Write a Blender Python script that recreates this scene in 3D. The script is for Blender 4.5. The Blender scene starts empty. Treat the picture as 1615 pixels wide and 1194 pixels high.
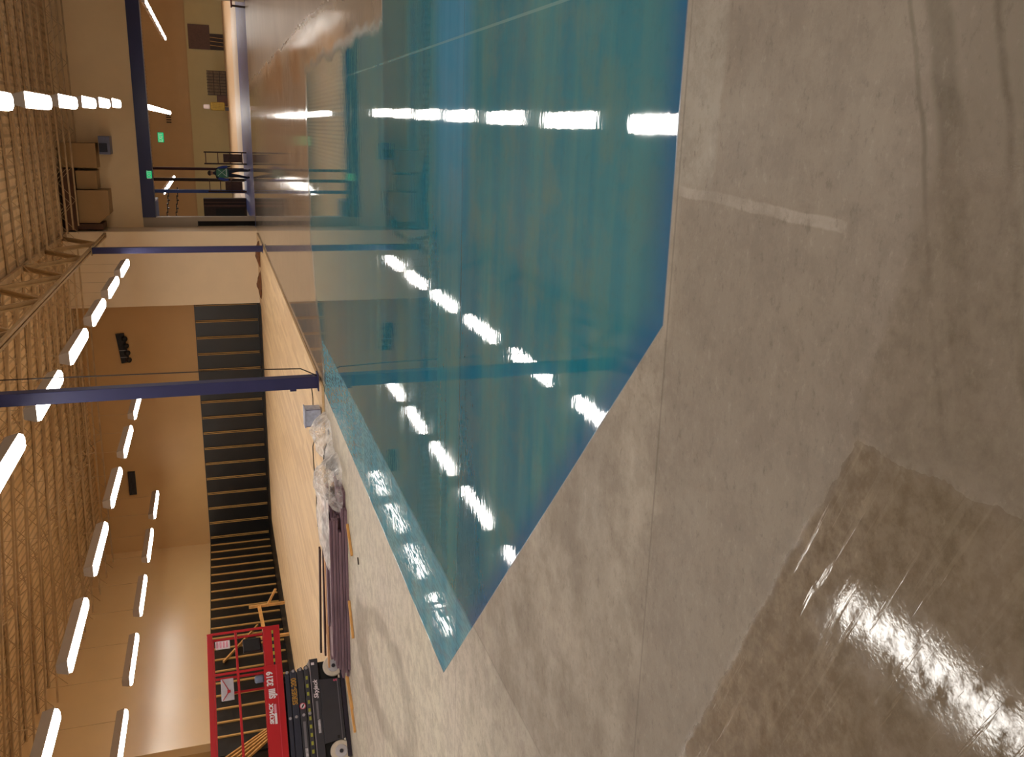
import bpy, math, random
from mathutils import Vector, Matrix, noise
random.seed(7)
C = bpy.context.scene.collection
PI = math.pi

# ------------------------------------------------------------------ helpers
class MB:
    def __init__(s): s.v=[]; s.f=[]; s.m=[]
    def _add(s, vs, fs, mi=0):
        o=len(s.v); s.v+= [tuple(v) for v in vs]; s.f+=[tuple(i+o for i in f) for f in fs]; s.m+=[mi]*len(fs)
    def box(s, x0,x1,y0,y1,z0,z1, mi=0):
        vs=[(x,y,z) for z in (z0,z1) for y in (y0,y1) for x in (x0,x1)]
        s._add(vs,[(0,2,3,1),(4,5,7,6),(0,1,5,4),(2,6,7,3),(0,4,6,2),(1,3,7,5)],mi); return s
    def bar(s,p,q,w,h=None,mi=0,up=(0,0,1)):
        h=h or w; p=Vector(p);q=Vector(q);d=(q-p).normalized();u=Vector(up)
        if abs(d.dot(u))>.98: u=Vector((0,1,0))
        a=d.cross(u).normalized();b=a.cross(d).normalized()
        vs=[c+a*w*.5*i+b*h*.5*j for c in (p,q) for i,j in ((-1,-1),(1,-1),(1,1),(-1,1))]
        s._add(vs,[(0,3,2,1),(4,5,6,7),(0,1,5,4),(1,2,6,5),(2,3,7,6),(3,0,4,7)],mi); return s
    def tube(s,p,q,r,n=10,mi=0,r2=None):
        r2=r if r2 is None else r2
        p=Vector(p);q=Vector(q);d=(q-p).normalized();u=Vector((0,0,1))
        if abs(d.dot(u))>.98: u=Vector((0,1,0))
        a=d.cross(u).normalized();b=a.cross(d).normalized()
        vs=[c+(a*math.cos(2*PI*k/n)+b*math.sin(2*PI*k/n))*rr for c,rr in ((p,r),(q,r2)) for k in range(n)]
        fs=[(k,(k+1)%n,n+(k+1)%n,n+k) for k in range(n)]+[tuple(range(n-1,-1,-1)),tuple(range(n,2*n))]
        s._add(vs,fs,mi); return s
    def path(s,pts,r,n=8,mi=0):
        for a,b in zip(pts,pts[1:]): s.tube(a,b,r,n,mi)
        return s
    def prism(s,poly,p0,axis,length,mi=0):
        # poly: list of (u,v); axis 'x'|'y'|'z' extrusion
        n=len(poly); vs=[]
        for t in (0,length):
            for u,v in poly:
                if axis=='y': vs.append((p0[0]+u,p0[1]+t,p0[2]+v))
                elif axis=='x': vs.append((p0[0]+t,p0[1]+u,p0[2]+v))
                else: vs.append((p0[0]+u,p0[1]+v,p0[2]+t))
        fs=[(k,(k+1)%n,n+(k+1)%n,n+k) for k in range(n)]+[tuple(range(n-1,-1,-1)),tuple(range(n,2*n))]
        s._add(vs,fs,mi); return s
    def lathe(s,prof,center,axis,n=28,mi=0):
        # prof: (radius, offset along axis)
        c=Vector(center);d=Vector(axis).normalized();u=Vector((0,0,1)) if abs(d.z)<.9 else Vector((1,0,0))
        a=d.cross(u).normalized();b=a.cross(d).normalized()
        vs=[c+d*h+(a*math.cos(2*PI*k/n)+b*math.sin(2*PI*k/n))*r for r,h in prof for k in range(n)]
        fs=[]
        for i in range(len(prof)-1):
            fs+=[(i*n+k,i*n+(k+1)%n,(i+1)*n+(k+1)%n,(i+1)*n+k) for k in range(n)]
        fs+=[tuple(range(n-1,-1,-1)),tuple(range((len(prof)-1)*n,len(prof)*n))]
        s._add(vs,fs,mi); return s
    def build(s,name,mats,parent=None,bevel=0,smooth=False):
        me=bpy.data.meshes.new(name); me.from_pydata(s.v,[],s.f); me.update()
        if not isinstance(mats,(list,tuple)): mats=[mats]
        for m in mats: me.materials.append(m)
        for p,mi in zip(me.polygons,s.m): p.material_index=mi; p.use_smooth=smooth
        o=bpy.data.objects.new(name,me); C.objects.link(o)
        if parent: o.parent=parent
        if bevel:
            b=o.modifiers.new('bev','BEVEL'); b.width=bevel; b.segments=2; b.limit_method='ANGLE'
        return o
def empty(name,loc=(0,0,0),rz=0):
    o=bpy.data.objects.new(name,None); C.objects.link(o); o.location=loc; o.rotation_euler=(0,0,rz); o.empty_display_size=.1; return o
def tag(o,label=None,cat=None,group=None,kind=None):
    if label: o['label']=label
    if cat: o['category']=cat
    if group: o['group']=group
    if kind: o['kind']=kind
    return o
def copy_tree(o,parent=None):
    c=o.copy(); C.objects.link(c)
    c.parent=parent
    for ch in list(o.children): copy_tree(ch,c)
    return c
def text(name,s,size,mat,parent,origin,xd,yd,depth=.002,shear=0,bold=0,sx=1.):
    cu=bpy.data.curves.new(name,'FONT'); cu.body=s; cu.size=size; cu.extrude=depth; cu.shear=shear; cu.offset=bold
    cu.align_x='CENTER'; cu.align_y='CENTER'
    t=bpy.data.objects.new(name+'_c',cu); C.objects.link(t)
    dg=bpy.context.evaluated_depsgraph_get(); me=bpy.data.meshes.new_from_object(t.evaluated_get(dg))
    bpy.data.objects.remove(t)
    X=Vector(xd);Y=Vector(yd);Z=X.cross(Y)
    M=Matrix((( X.x*sx,Y.x,Z.x,origin[0]),(X.y*sx,Y.y,Z.y,origin[1]),(X.z*sx,Y.z,Z.z,origin[2]),(0,0,0,1)))
    me.transform(M); me.materials.clear(); me.materials.append(mat)
    o=bpy.data.objects.new(name,me); C.objects.link(o); o.parent=parent; return o

# ------------------------------------------------------------------ materials
def lin(c):
    return tuple((x/255/12.92 if x/255<=.04045 else ((x/255+.055)/1.055)**2.4) for x in c)+(1,)
class NT:
    def __init__(s,name):
        s.mat=bpy.data.materials.new(name); s.mat.use_nodes=True; s.t=s.mat.node_tree; s.n=s.t.nodes; s.b=s.n['Principled BSDF']; s.out=s.n['Material Output']
    def node(s,ty,**kw):
        x=s.n.new(ty)
        for k,v in kw.items(): setattr(x,k,v)
        return x
    def put(s,v,sock):
        if isinstance(v,bpy.types.NodeSocket): s.t.links.new(v,sock)
        elif isinstance(v,(int,float)) and sock.type=='RGBA': sock.default_value=(v,v,v,1)
        else: sock.default_value=v
    def M(s,op,a,b=0.,c=0.,clamp=False):
        x=s.node('ShaderNodeMath',operation=op,use_clamp=clamp)
        s.put(a,x.inputs[0]); s.put(b,x.inputs[1])
        if op in('MULTIPLY_ADD','SMOOTH_MIN','COMPARE'): s.put(c,x.inputs[2])
        return x.outputs[0]
    def mix(s,f,a,b):
        x=s.node('ShaderNodeMix',data_type='RGBA'); s.put(f,x.inputs[0]); s.put(a,x.inputs[6]); s.put(b,x.inputs[7]); return x.outputs[2]
    def mixf(s,f,a,b):
        x=s.node('ShaderNodeMix',data_type='FLOAT'); s.put(f,x.inputs[0]); s.put(a,x.inputs[2]); s.put(b,x.inputs[3]); return x.outputs[0]
    def pos(s):
        if not hasattr(s,'_p'):
            s._p=s.node('ShaderNodeNewGeometry').outputs['Position']; sp=s.node('ShaderNodeSeparateXYZ'); s.t.links.new(s._p,sp.inputs[0]); s._s=sp.outputs
        return s._p,s._s[0],s._s[1],s._s[2]
    def noise(s,scale,vec=None,detail=4,rough=.55,sc=(1,1,1),loc=(0,0,0),rot=(0,0,0)):
        mp=s.node('ShaderNodeMapping'); s.put(vec if vec is not None else s.pos()[0],mp.inputs[0]); mp.inputs['Scale'].default_value=sc; mp.inputs['Location'].default_value=loc; mp.inputs['Rotation'].default_value=rot
        x=s.node('ShaderNodeTexNoise'); s.t.links.new(mp.outputs[0],x.inputs['Vector']); x.inputs['Scale'].default_value=scale; x.inputs['Detail'].default_value=detail; x.inputs['Roughness'].default_value=rough
        return x.outputs['Fac']
    def ramp(s,v,lo,hi):
        x=s.node('ShaderNodeMapRange',clamp=True,interpolation_type='SMOOTHSTEP'); s.put(v,x.inputs[0]); x.inputs[1].default_value=lo; x.inputs[2].default_value=hi; return x.outputs[0]
    def bump(s,h,strength,dist=.01):
        x=s.node('ShaderNodeBump'); x.inputs['Strength'].default_value=strength; x.inputs['Distance'].default_value=dist; s.put(h,x.inputs['Height']); s.t.links.new(x.outputs[0],s.b.inputs['Normal']); return x
def mat(name,c,rough=.5,metal=0.,var=.12,scale=6.,spec=.5,bump=0.,sc=(1,1,1)):
    m=NT(name); tc=m.node('ShaderNodeTexCoord').outputs['Object']
    n=m.noise(scale,tc,sc=sc); a=lin(c); dk=tuple(x*(1-var) for x in a[:3])+(1,); lt=tuple(min(1,x*(1+var)) for x in a[:3])+(1,)
    m.put(m.mix(m.ramp(n,.3,.7),dk,lt),m.b.inputs['Base Color'])
    m.b.inputs['Roughness'].default_value=rough; m.b.inputs['Metallic'].default_value=metal; m.b.inputs['Specular IOR Level'].default_value=spec
    if bump: m.bump(n,bump)
    return m.mat
def emis(name,c,st):
    m=NT(name); m.b.inputs['Base Color'].default_value=(.8,.8,.8,1); m.b.inputs['Emission Color'].default_value=c; m.b.inputs['Emission Strength'].default_value=st
    return m.mat

LAMP=emis('lamp_tube',(1,.955,.885,1),26)
M_HOOD=mat('hood_enamel',(176,160,146),.45,var=.03)
def paint(name,c,rough=.42,spec=.5,bump=.03):
    m=NT(name); n=m.noise(1.3,detail=3); n2=m.noise(60,detail=2)
    a=lin(c); m.put(m.mix(m.ramp(n,.2,.8),tuple(x*.95 for x in a[:3])+(1,),a),m.b.inputs['Base Color'])
    m.b.inputs['Roughness'].default_value=rough; m.b.inputs['Specular IOR Level'].default_value=spec
    m.bump(n2,bump,.003); return m.mat
M_WALL=paint('wall_paint',(208,166,110),.5)
M_WALLU=paint('wall_paint_upper',(242,214,168),.5)
M_WALLG=paint('wall_paint_satin',(240,200,140),.33,.8,.015); M_WALLG.node_tree.nodes['Principled BSDF'].inputs['IOR'].default_value=2.7
M_WALLP=paint('wall_paint_pale',(240,216,180),.5)
M_FARWALL=paint('far_wall_paint',(204,170,124),.5)
M_FARLOW=paint('far_wall_lower',(204,190,142),.5)
M_GREY=paint('grey_partition',(165,150,130),.5)
M_STEEL=mat('joist_primer',(190,160,120),.6,var=.15,scale=3)
M_GIRD=mat('girder_primer',(180,150,108),.55,var=.1,scale=3)
M_BLUE=mat('navy_paint',(40,40,88),.55,var=.08,scale=2)
M_NAVY=mat('navy_fascia_paint',(28,32,80),.4,var=.12,scale=1)
M_BLUEP=mat('blue_post_paint',(70,96,165),.4,var=.08)
M_MAROON=mat('maroon_post_paint',(62,22,26),.5,var=.05)
M_RED=mat('lift_red',(186,20,32),.32,var=.05,scale=3)
M_DARK=mat('lift_charcoal',(52,50,58),.38,var=.08,scale=4)
M_DARK2=mat('lift_navy_steel',(38,40,58),.4,var=.1,scale=4)
M_BLACK=mat('black_rubber',(16,15,17),.6,var=.05)
M_TIRE=mat('tire_non_marking',(214,200,184),.65,var=.08,scale=8)
M_HUB=mat('hub_metal',(196,192,200),.4,.3,var=.05)
M_PIN=mat('pin_zinc',(170,166,176),.35,.7,var=.05)
M_WHITE=mat('decal_white',(232,222,228),.4,var=.02)
M_YEL=mat('decal_yellow',(160,160,56),.4,var=.04)
M_GOLD=mat('decal_gold',(176,128,40),.45,var=.08)
M_DGREY=mat('decal_grey',(112,108,116),.5,var=.04)
M_PINK=mat('decal_pink',(224,150,170),.5,var=.1,scale=30)
M_BATTEN=mat('batten_pine',(206,160,92),.6,var=.14,scale=5,sc=(1,1,.3))
M_PINE=mat('pine_offcut',(214,160,92),.6,var=.15,scale=6)
M_PLANK=mat('purple_brown_stain',(124,98,110),.45,var=.22,scale=5,sc=(.25,3,3))
M_PLANKD=mat('dark_brown_stain',(66,36,34),.5,var=.25,scale=5,sc=(.25,3,3))
M_PLANKE=mat('plank_raw_face',(206,156,112),.6,var=.15,scale=5,sc=(.3,2,2))
M_CORD=mat('cord_black',(34,24,20),.6)
M_GREEN=emis('exit_green',(.0,.62,.22,1),1.0); M_GREEN.node_tree.nodes['Principled BSDF'].inputs['Base Color'].default_value=(.02,.1,.05,1)
M_CASE=mat('black_case',(24,22,26),.4)
M_BROWN=mat('brown_debris',(120,74,40),.7,var=.3,scale=10)
M_DUCT=mat('duct_paint',(170,135,88),.5,var=.05,scale=1)
M_DUCTD=mat('duct_dark',(92,60,38),.6,var=.2,scale=1.5)
M_HEAT=mat('heater_enamel',(110,112,136),.4,var=.08)
M_SKIN=mat('skin',(150,104,78),.5)
M_JEAN=mat('denim',(44,66,150),.7,var=.1)
M_PANT=mat('dark_trousers',(30,34,52),.7,var=.1)
M_VEST=mat('green_vest',(72,130,104),.6,var=.12)
M_STRIPE=mat('vest_reflective',(196,214,206),.4)
M_SHELF=mat('dark_rack_paint',(44,26,24),.5,var=.2)
M_BROWNP=mat('brown_panel',(92,62,52),.5,var=.15)
M_OLIVE=mat('mustard_canvas',(150,122,40),.6,var=.2)

def sheet_mat():
    m=NT('black_sheeting'); p,x,y,z=m.pos()
    n=m.noise(1.2,detail=5); n2=m.noise(9,detail=3)
    m.put(m.mix(m.ramp(n,.35,.75),lin((8,7,7)),lin((20,17,16))),m.b.inputs['Base Color'])
    m.put(m.mixf(m.ramp(n2,.3,.7),.28,.42),m.b.inputs['Roughness']); m.b.inputs['Specular IOR Level'].default_value=.8
    m.bump(m.noise(2,detail=2),.25,.03); return m.mat
M_SHEET=sheet_mat()
def deck_mat():
    m=NT('roof_deck'); p,x,y,z=m.pos()
    w=m.M('SINE',m.M('MULTIPLY',x,2*PI/.30)); n=m.noise(.9,detail=5); n3=m.noise(4,detail=4,rough=.7)
    c=m.mix(m.ramp(n,.3,.7),lin((214,180,132)),lin((236,206,162)))
    c=m.mix(m.M('MULTIPLY',m.ramp(n3,.55,.75),.35),c,lin((122,98,72)))
    c=m.mix(m.M('MULTIPLY',m.ramp(w,.2,.9),.4),c,lin((130,104,74)))  # rib shadow painted into the deck colour as dark stripes
    m.put(c,m.b.inputs['Base Color']); m.b.inputs['Roughness'].default_value=.7
    m.bump(w,.3,.03); return m.mat
M_DECK=deck_mat()
def wood_floor_mat():
    m=NT('maple_strip_floor'); p,x,y,z=m.pos()
    W=.14
    k=m.M('FLOOR',m.M('DIVIDE',x,W))
    wn=m.node('ShaderNodeTexWhiteNoise',noise_dimensions='2D'); cb=m.node('ShaderNodeCombineXYZ'); m.put(k,cb.inputs[0])
    m.put(m.M('FLOOR',m.M('DIVIDE',m.M('ADD',y,m.M('MULTIPLY',k,1.37)),2.1)),cb.inputs[1]); m.t.links.new(cb.outputs[0],wn.inputs['Vector'])
    c=m.mix(wn.outputs['Value'],lin((206,172,128)),lin((228,197,152)))
    g=m.noise(5,sc=(6,.5,1),detail=5)
    c=m.mix(m.M('MULTIPLY',m.ramp(g,.45,.8),.25),c,lin((178,126,72)))
    fr=m.M('FRACT',m.M('DIVIDE',x,W)); c=m.mix(m.M('MULTIPLY',m.M('LESS_THAN',fr,.03),.22),c,lin((150,105,60)))
    m.put(c,m.b.inputs['Base Color']); m.b.inputs['Roughness'].default_value=.5
    return m.mat
M_WOOD=wood_floor_mat()

def floor_mat():
    m=NT('concrete_slab'); p,x,y,z=m.pos()
    A=lambda a,b:m.M('ADD',a,b); Mu=lambda a,b:m.M('MULTIPLY',a,b); Mx=lambda a,b:m.M('MAXIMUM',a,b); Mn=lambda a,b:m.M('MINIMUM',a,b)
    inv=lambda a:m.M('SUBTRACT',1.,a); rp=m.ramp
    nb=m.noise(.55,detail=5,loc=(3,1,0)); nm=m.noise(2.2,detail=6,rough=.65); nf=m.noise(14,detail=6,rough=.7); nff=m.noise(70,detail=3)
    sx=m.noise(1.4,sc=(.22,2.2,1),detail=5,loc=(5,2,0))      # trowel and dye streaks running across
    sx2=m.noise(1.0,sc=(.10,.9,1),detail=3,loc=(1,9,0))
    # ---- dyed pattern masks
    wob=Mu(A(m.noise(.9,detail=3),-.5),1.2)
    diag=rp(A(y,A(Mu(x,.9),-2.31)),-.008,.008)               # edge from the tip down to the near corner
    near=rp(y,2.925,2.945); left=rp(x,-4.425,-4.405)
    farA=inv(rp(A(y,A(wob,Mu(rp(x,-4.4,-1.5),-1.3))),14.7,15.2))
    rightA=inv(rp(A(x,Mu(wob,.4)),.85,1.1))
    nearA=inv(rp(y,8.82,8.86))
    reg=Mx(Mn(rightA,farA),nearA)
    teal=Mn(Mn(Mn(diag,near),left),reg)
    strip=Mn(inv(rp(A(x,Mu(wob,.05)),-3.52,-3.46)),teal)
    pol=Mn(inv(teal),Mn(rp(y,8.83,8.9),Mx(rp(x,.7,1.1),rp(y,14.9,15.0))))
    pol=Mn(pol,rp(x,-4.44,-4.42))
    # ---- rough concrete colour
    c=m.mix(rp(nb,.3,.7),lin((142,130,116)),lin((164,151,135)))
    c=m.mix(Mu(rp(nm,.38,.66),.65),c,lin((124,112,100)))
    c=m.mix(Mu(rp(sx,.45,.8),.35),c,lin((176,164,148)))
    pale=Mu(inv(rp(A(x,Mu(wob,.3)),-4.6,-3.3)),rp(y,3.2,6.5))
    c=m.mix(Mu(pale,.85),c,m.mix(rp(nb,.35,.65),lin((212,204,182)),lin((202,190,176))))
    pale2=Mn(Mn(inv(rp(x,-3.5,-3.44)),rp(y,3.3,4.6)),inv(teal))
    c=m.mix(Mu(pale2,.3),c,lin((200,190,176)))
    # dark curved stain on the pale slab
    ex=m.M('DIVIDE',A(A(x,6.55),Mu(A(y,-9.6),.25)),.75); ey=m.M('DIVIDE',A(y,-9.3),2.1)
    dd=A(m.M('SQRT',A(Mu(ex,ex),Mu(ey,ey))),Mu(wob,.7))
    ring=Mu(rp(dd,.55,.8),inv(rp(dd,1.0,1.15)))
    c=m.mix(Mu(Mu(ring,m.mixf(rp(nb,.3,.6),.5,1.)),.65),c,lin((140,128,112)))
    # near zone: darker, browner
    nz=inv(rp(A(y,Mu(wob,.2)),2.85,2.92))
    c=m.mix(Mu(nz,.6),c,m.mix(rp(nm,.3,.7),lin((124,112,99)),lin((140,128,115))))
    bz=Mn(inv(rp(A(A(y,Mu(x,.46)),Mu(A(nm,-.5),.16)),1.44,1.50)),inv(rp(A(x,Mu(A(nm,-.5),.1)),-.80,-.72)))
    c=m.mix(Mu(bz,.85),c,m.mix(rp(nf,.35,.65),lin((114,101,87)),lin((140,126,110))))
    # dark trowel bands and a pale smear at the lower right
    yw=A(y,Mu(A(m.noise(3,sc=(1,.3,1)),-.5),.08))
    def band(v,a,b,e): return Mn(rp(v,a-e,a+e),inv(rp(v,b-e,b+e)))
    yt=A(yw,Mu(x,-.30))
    s1=band(yt,1.615,1.69,.015); s2=band(yt,1.48,1.50,.01); s3=band(yt,1.73,1.745,.006)
    sm=Mu(Mx(Mx(s1,s2),Mu(s3,.7)),rp(x,-.75,-.45))
    c=m.mix(Mu(Mu(sm,m.mixf(rp(nm,.35,.6),.5,1.)),.75),c,lin((76,66,46)))
    lightsm=Mu(band(A(A(x,Mu(A(y,-2.9),-.035)),Mu(A(nm,-.5),.05)),-.205,-.170,.004),band(y,1.98,2.88,.03)); lightsm=Mu(lightsm,m.mixf(rp(nm,.35,.6),.45,1.))
    c=m.mix(Mu(lightsm,.5),c,lin((184,172,160)))
    pb=Mu(band(A(y,Mu(A(nm,-.5),.08)),2.66,2.93,.02),rp(A(x,Mu(A(nm,-.5),.1)),-.22,-.12)); c=m.mix(Mu(pb,.45),c,lin((168,160,148)))
    br=Mu(inv(rp(A(A(y,Mu(x,.21)),Mu(A(nm,-.5),.10)),1.66,1.70)),inv(rp(x,-.15,.25))); c=m.mix(Mu(br,.6),c,m.mix(rp(nf,.35,.65),lin((104,90,74)),lin((134,120,104))))
    # diagonal scratch marks in the brown zone
    cb=m.node('ShaderNodeCombineXYZ'); ca,sa=math.cos(-.40),math.sin(-.40)
    m.put(Mu(A(Mu(x,ca),Mu(y,sa)),.35),cb.inputs[0]); m.put(Mu(A(Mu(x,-sa),Mu(y,ca)),6.),cb.inputs[1])
    sc=m.noise(5,cb.outputs[0],detail=4); scm=Mu(rp(sc,.56,.68),bz)
    c=m.mix(Mu(scm,.3),c,lin((158,144,126)))
    c=m.mix(Mu(rp(nf,.62,.75),.14),c,lin((92,82,72)))
    ng=m.noise(5,detail=9,rough=.78,loc=(7,3,0)); nh=m.noise(26,detail=8,rough=.75,sc=(.6,1,1))
    c=m.mix(Mu(rp(ng,.42,.60),.38),c,lin((112,100,88)))
    c=m.mix(Mu(rp(nh,.54,.70),.18),c,lin((196,184,168))); c=m.mix(Mu(inv(rp(nh,.34,.46)),.35),c,lin((84,74,64)))
    c=m.mix(Mu(inv(rp(A(y,Mu(wob,.12)),1.62,1.80)),.38),c,m.mix(rp(ng,.4,.6),lin((92,80,62)),lin((120,106,90))))
    # joints
    def joint(v,at_,w=.006): return m.M('LESS_THAN',m.M('ABSOLUTE',A(v,-at_)),w)
    j=joint(y,2.90)
    for a in (5.89,8.86,11.82): j=Mx(j,joint(y,a,.007))
    j=Mx(j,Mu(joint(x,-3.46,.006),inv(rp(y,14.5,14.6)))); j=Mx(j,joint(x,-8.0,.006))
    jm=Mu(j,m.mixf(rp(nb,.3,.6),.35,.75))
    c=m.mix(Mu(Mu(jm,inv(teal)),.55),c,lin((88,78,66)))
    edge=Mn(Mn(inv(rp(A(y,A(Mu(x,.9),-2.31)),.0,.01)),rp(A(y,A(Mu(x,.9),-2.31)),-.05,-.012)),rp(x,-4.4,-.7))
    # ---- teal dye
    t=m.mix(rp(sx,.3,.7),lin((20,112,136)),lin((66,130,136)))
    t=m.mix(Mu(rp(nm,.42,.72),.6),t,lin((92,124,116)))
    t=m.mix(Mu(rp(sx2,.5,.7),.7),t,lin((30,98,126)))
    t=m.mix(Mu(rp(nf,.5,.8),.25),t,lin((40,84,84)))
    blue=Mu(rp(A(y,Mu(wob,.3)),5.5,6.0),Mu(inv(rp(y,6.35,6.95)),rp(x,-1.3,.3)))
    t=m.mix(Mu(Mu(blue,.62),m.mixf(rp(sx,.3,.7),.6,1.)),t,lin((60,146,196)))
    e1=Mx(inv(rp(A(y,A(Mu(x,.9),-2.31)),.0,.28)),inv(rp(y,2.94,3.12)))
    t=m.mix(Mu(e1,.6),t,lin((14,84,140)))
    st=m.mix(rp(sx,.3,.7),lin((90,138,154)),lin((122,158,164))); st=m.mix(Mu(rp(nm,.4,.7),.4),st,lin((66,124,160)))
    t=m.mix(Mu(strip,.9),t,st)
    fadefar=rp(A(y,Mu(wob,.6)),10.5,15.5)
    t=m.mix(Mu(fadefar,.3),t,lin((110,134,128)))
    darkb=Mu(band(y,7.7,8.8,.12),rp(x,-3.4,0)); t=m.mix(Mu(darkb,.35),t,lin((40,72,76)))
    seam=joint(x,.60,.008); t=m.mix(Mu(Mu(seam,teal),.38),t,lin((140,176,170)))
    t=m.mix(Mu(joint(y,5.89,.006),.35),t,lin((40,70,80)))
    # ---- polished taupe
    pc=m.mix(rp(nb,.3,.7),lin((136,122,110)),lin((156,142,128)))
    pc=m.mix(Mu(rp(nm,.45,.7),.3),pc,lin((126,116,110)))
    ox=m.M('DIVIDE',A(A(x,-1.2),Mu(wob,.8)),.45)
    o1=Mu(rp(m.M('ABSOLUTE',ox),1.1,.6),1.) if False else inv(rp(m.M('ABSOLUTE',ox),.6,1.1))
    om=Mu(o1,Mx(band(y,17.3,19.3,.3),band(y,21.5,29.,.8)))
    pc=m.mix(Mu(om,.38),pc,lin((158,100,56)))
    bl=band(A(y,Mu(wob,.3)),39.6,52.,.3)
    pc=m.mix(bl,pc,m.mix(rp(nm,.3,.7),lin((48,74,150)),lin((72,100,190))))
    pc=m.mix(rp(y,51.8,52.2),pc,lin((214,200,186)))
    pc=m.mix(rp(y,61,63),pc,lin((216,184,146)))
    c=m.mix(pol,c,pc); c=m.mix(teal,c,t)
    m.put(c,m.b.inputs['Base Color'])
    # ---- gloss
    r=m.mixf(rp(nm,.35,.7),.42,.62)
    r=m.mixf(bz,r,m.mixf(rp(nm,.3,.7),.05,.11))
    r=m.mixf(Mu(pale,.6),r,.5)
    rt=m.mixf(rp(sx,.35,.7),.02,.05)
    r=m.mixf(pol,r,m.mixf(rp(nm,.3,.7),.06,.10)); r=m.mixf(Mu(pol,rp(A(x,Mu(wob,.4)),1.1,1.9)),r,.32); r=m.mixf(rp(y,39.4,39.8),r,.45); r=m.mixf(teal,r,rt); r=m.mixf(strip,r,.05)
    m.put(r,m.b.inputs['Roughness'])
    m.put(m.mixf(strip,m.mixf(Mx(teal,pol),m.mixf(bz,.25,Mu(rp(m.noise(9,detail=5,rough=.7,sc=(1,1.6,1)),.36,.60),.75)),.75),Mu(rp(m.noise(7,sc=(5,.7,1),detail=3),.48,.66),.26)),m.b.inputs['Specular IOR Level'])
    # bump: gritty outside, gentle ripple across in the polished zone
    h1=m.mixf(bz,A(Mu(nf,.4),Mu(nff,.3)),A(Mu(nf,.03),Mu(nff,.09))); h=m.mixf(Mx(teal,pol),h1,Mu(m.noise(9,sc=(.6,1.4,1),detail=3),.16))
    h=A(h,Mu(j,-.8)); h=A(h,Mu(scm,-.25)); h=A(h,Mu(strip,Mu(m.noise(16,detail=2),.02)))
    m.bump(h,.5,.004)
    return m.mat
M_FLOOR=floor_mat()
def plastic_mat():
    m=NT('clear_film'); b=m.b; b.inputs['Base Color'].default_value=lin((226,220,218)); b.inputs['Roughness'].default_value=.3; b.inputs['Specular IOR Level'].default_value=.6
    tr=m.node('ShaderNodeBsdfTransparent'); mx=m.node('ShaderNodeMixShader')
    lw=m.node('ShaderNodeLayerWeight'); lw.inputs[0].default_value=.45
    tc=m.node('ShaderNodeTexCoord').outputs['Object']; n=m.noise(9,tc,detail=4)
    m.put(m.M('ADD',m.M('MULTIPLY',lw.outputs['Facing'],.5),m.M('MULTIPLY_ADD',m.ramp(n,.4,.7),.30,.06),clamp=True),mx.inputs[0])
    m.t.links.new(tr.outputs[0],mx.inputs[1]); m.t.links.new(b.outputs[0],mx.inputs[2]); m.t.links.new(mx.outputs[0],m.out.inputs[0])
    return m.mat
M_FILM=plastic_mat()
M_BIN=mat('frosted_blue_plastic',(176,182,204),.25,var=.12,scale=14)
M_BIND=mat('bin_rib',(120,116,140),.4)

# ------------------------------------------------------------------ setting
def deck_z(X,Y):
    t=min(max((-4.37-X)/14.63,0),1); return 7.35+.075*(40-Y)*t
XR=11.0; YB=-9.0
def struct(name,mb,m,bevel=0): return tag(mb.build(name,m,bevel=bevel),kind='structure')
b=MB(); b._add([(-21,YB,0),(XR+8,YB,0),(XR+8,93,0),(-21,93,0)],[(0,1,2,3)]); struct('floor',b,M_FLOOR)
# roof deck
b=MB(); xs=[-21,-19,-15.4,-11.7,-8,-4.37,0,5,XR]; ys=[YB,0,10,20,30,40.6]
vs=[(x,y,deck_z(x,y)) for y in ys for x in xs]; n=len(xs)
b._add(vs,[(j*n+i,j*n+i+1,(j+1)*n+i+1,(j+1)*n+i) for j in range(len(ys)-1) for i in range(n-1)]); struct('ceiling',b,M_DECK)
b=MB().box(-21,19,40.6,93,7.0,7.2); struct('ceiling_annex',b,M_DECK)
# far wall (Y=40) with the battened bay, the pale bump-out and the opening
b=MB().box(-19.3,-7.25,40,40.3,0,7.7); struct('wall_back',b,M_WALL)
b=MB().box(-7.3,-4.26,38.3,40.3,0,7.6); struct('wall_back_bay',b,M_WALLP)
b=MB().box(-4.02,-3.85,40.0,40.5,0,4.5).box(-4.26,-4.02,40.0,40.5,2.36,4.5); struct('wall_opening',b,M_GREY)
b=MB().box(-4.26,XR,40.0,40.5,4.5,7.5); struct('wall_upper',b,M_WALLU)
b=MB().box(-4.26,-4.02,40.35,40.5,0,2.36); struct('door_1',b,M_BLACK)
b=MB().box(4.85,XR,40.0,40.5,0,4.0); struct('wall_opening_right',b,M_WALLP)
b=MB().box(-3.85,XR,39.93,40.5,4.0,4.5); struct('trim_1',b,M_NAVY)
# sloped return of the fascia seen inside the opening
b=MB().box(-4.2,-3.3,40.5,43.5,4.05,4.75); struct('trim_2',b,M_BLUEP)
# left wall
b=MB().box(-19.3,-19,25.4,40.0,0,8.6); struct('wall_left',b,M_WALLG)
b=MB().box(-21.3,-21,YB,25.4,0,9.9).box(-21,-19.3,25.4,25.6,2.75,9.5); struct('wall_left_recess',b,M_WALL)
b=MB().box(-21,-19,24.0,25.4,0,2.75); b.box(-21,-19,YB,24.0,0,2.75); struct('wall_left_lower',b,M_SHEET)
b=MB().box(XR,XR+.3,YB,40,0,8); struct('wall_right',b,M_WALL)
b=MB().box(-21,XR,YB-.3,YB,0,10.9); struct('wall_rear',b,M_WALL)
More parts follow.
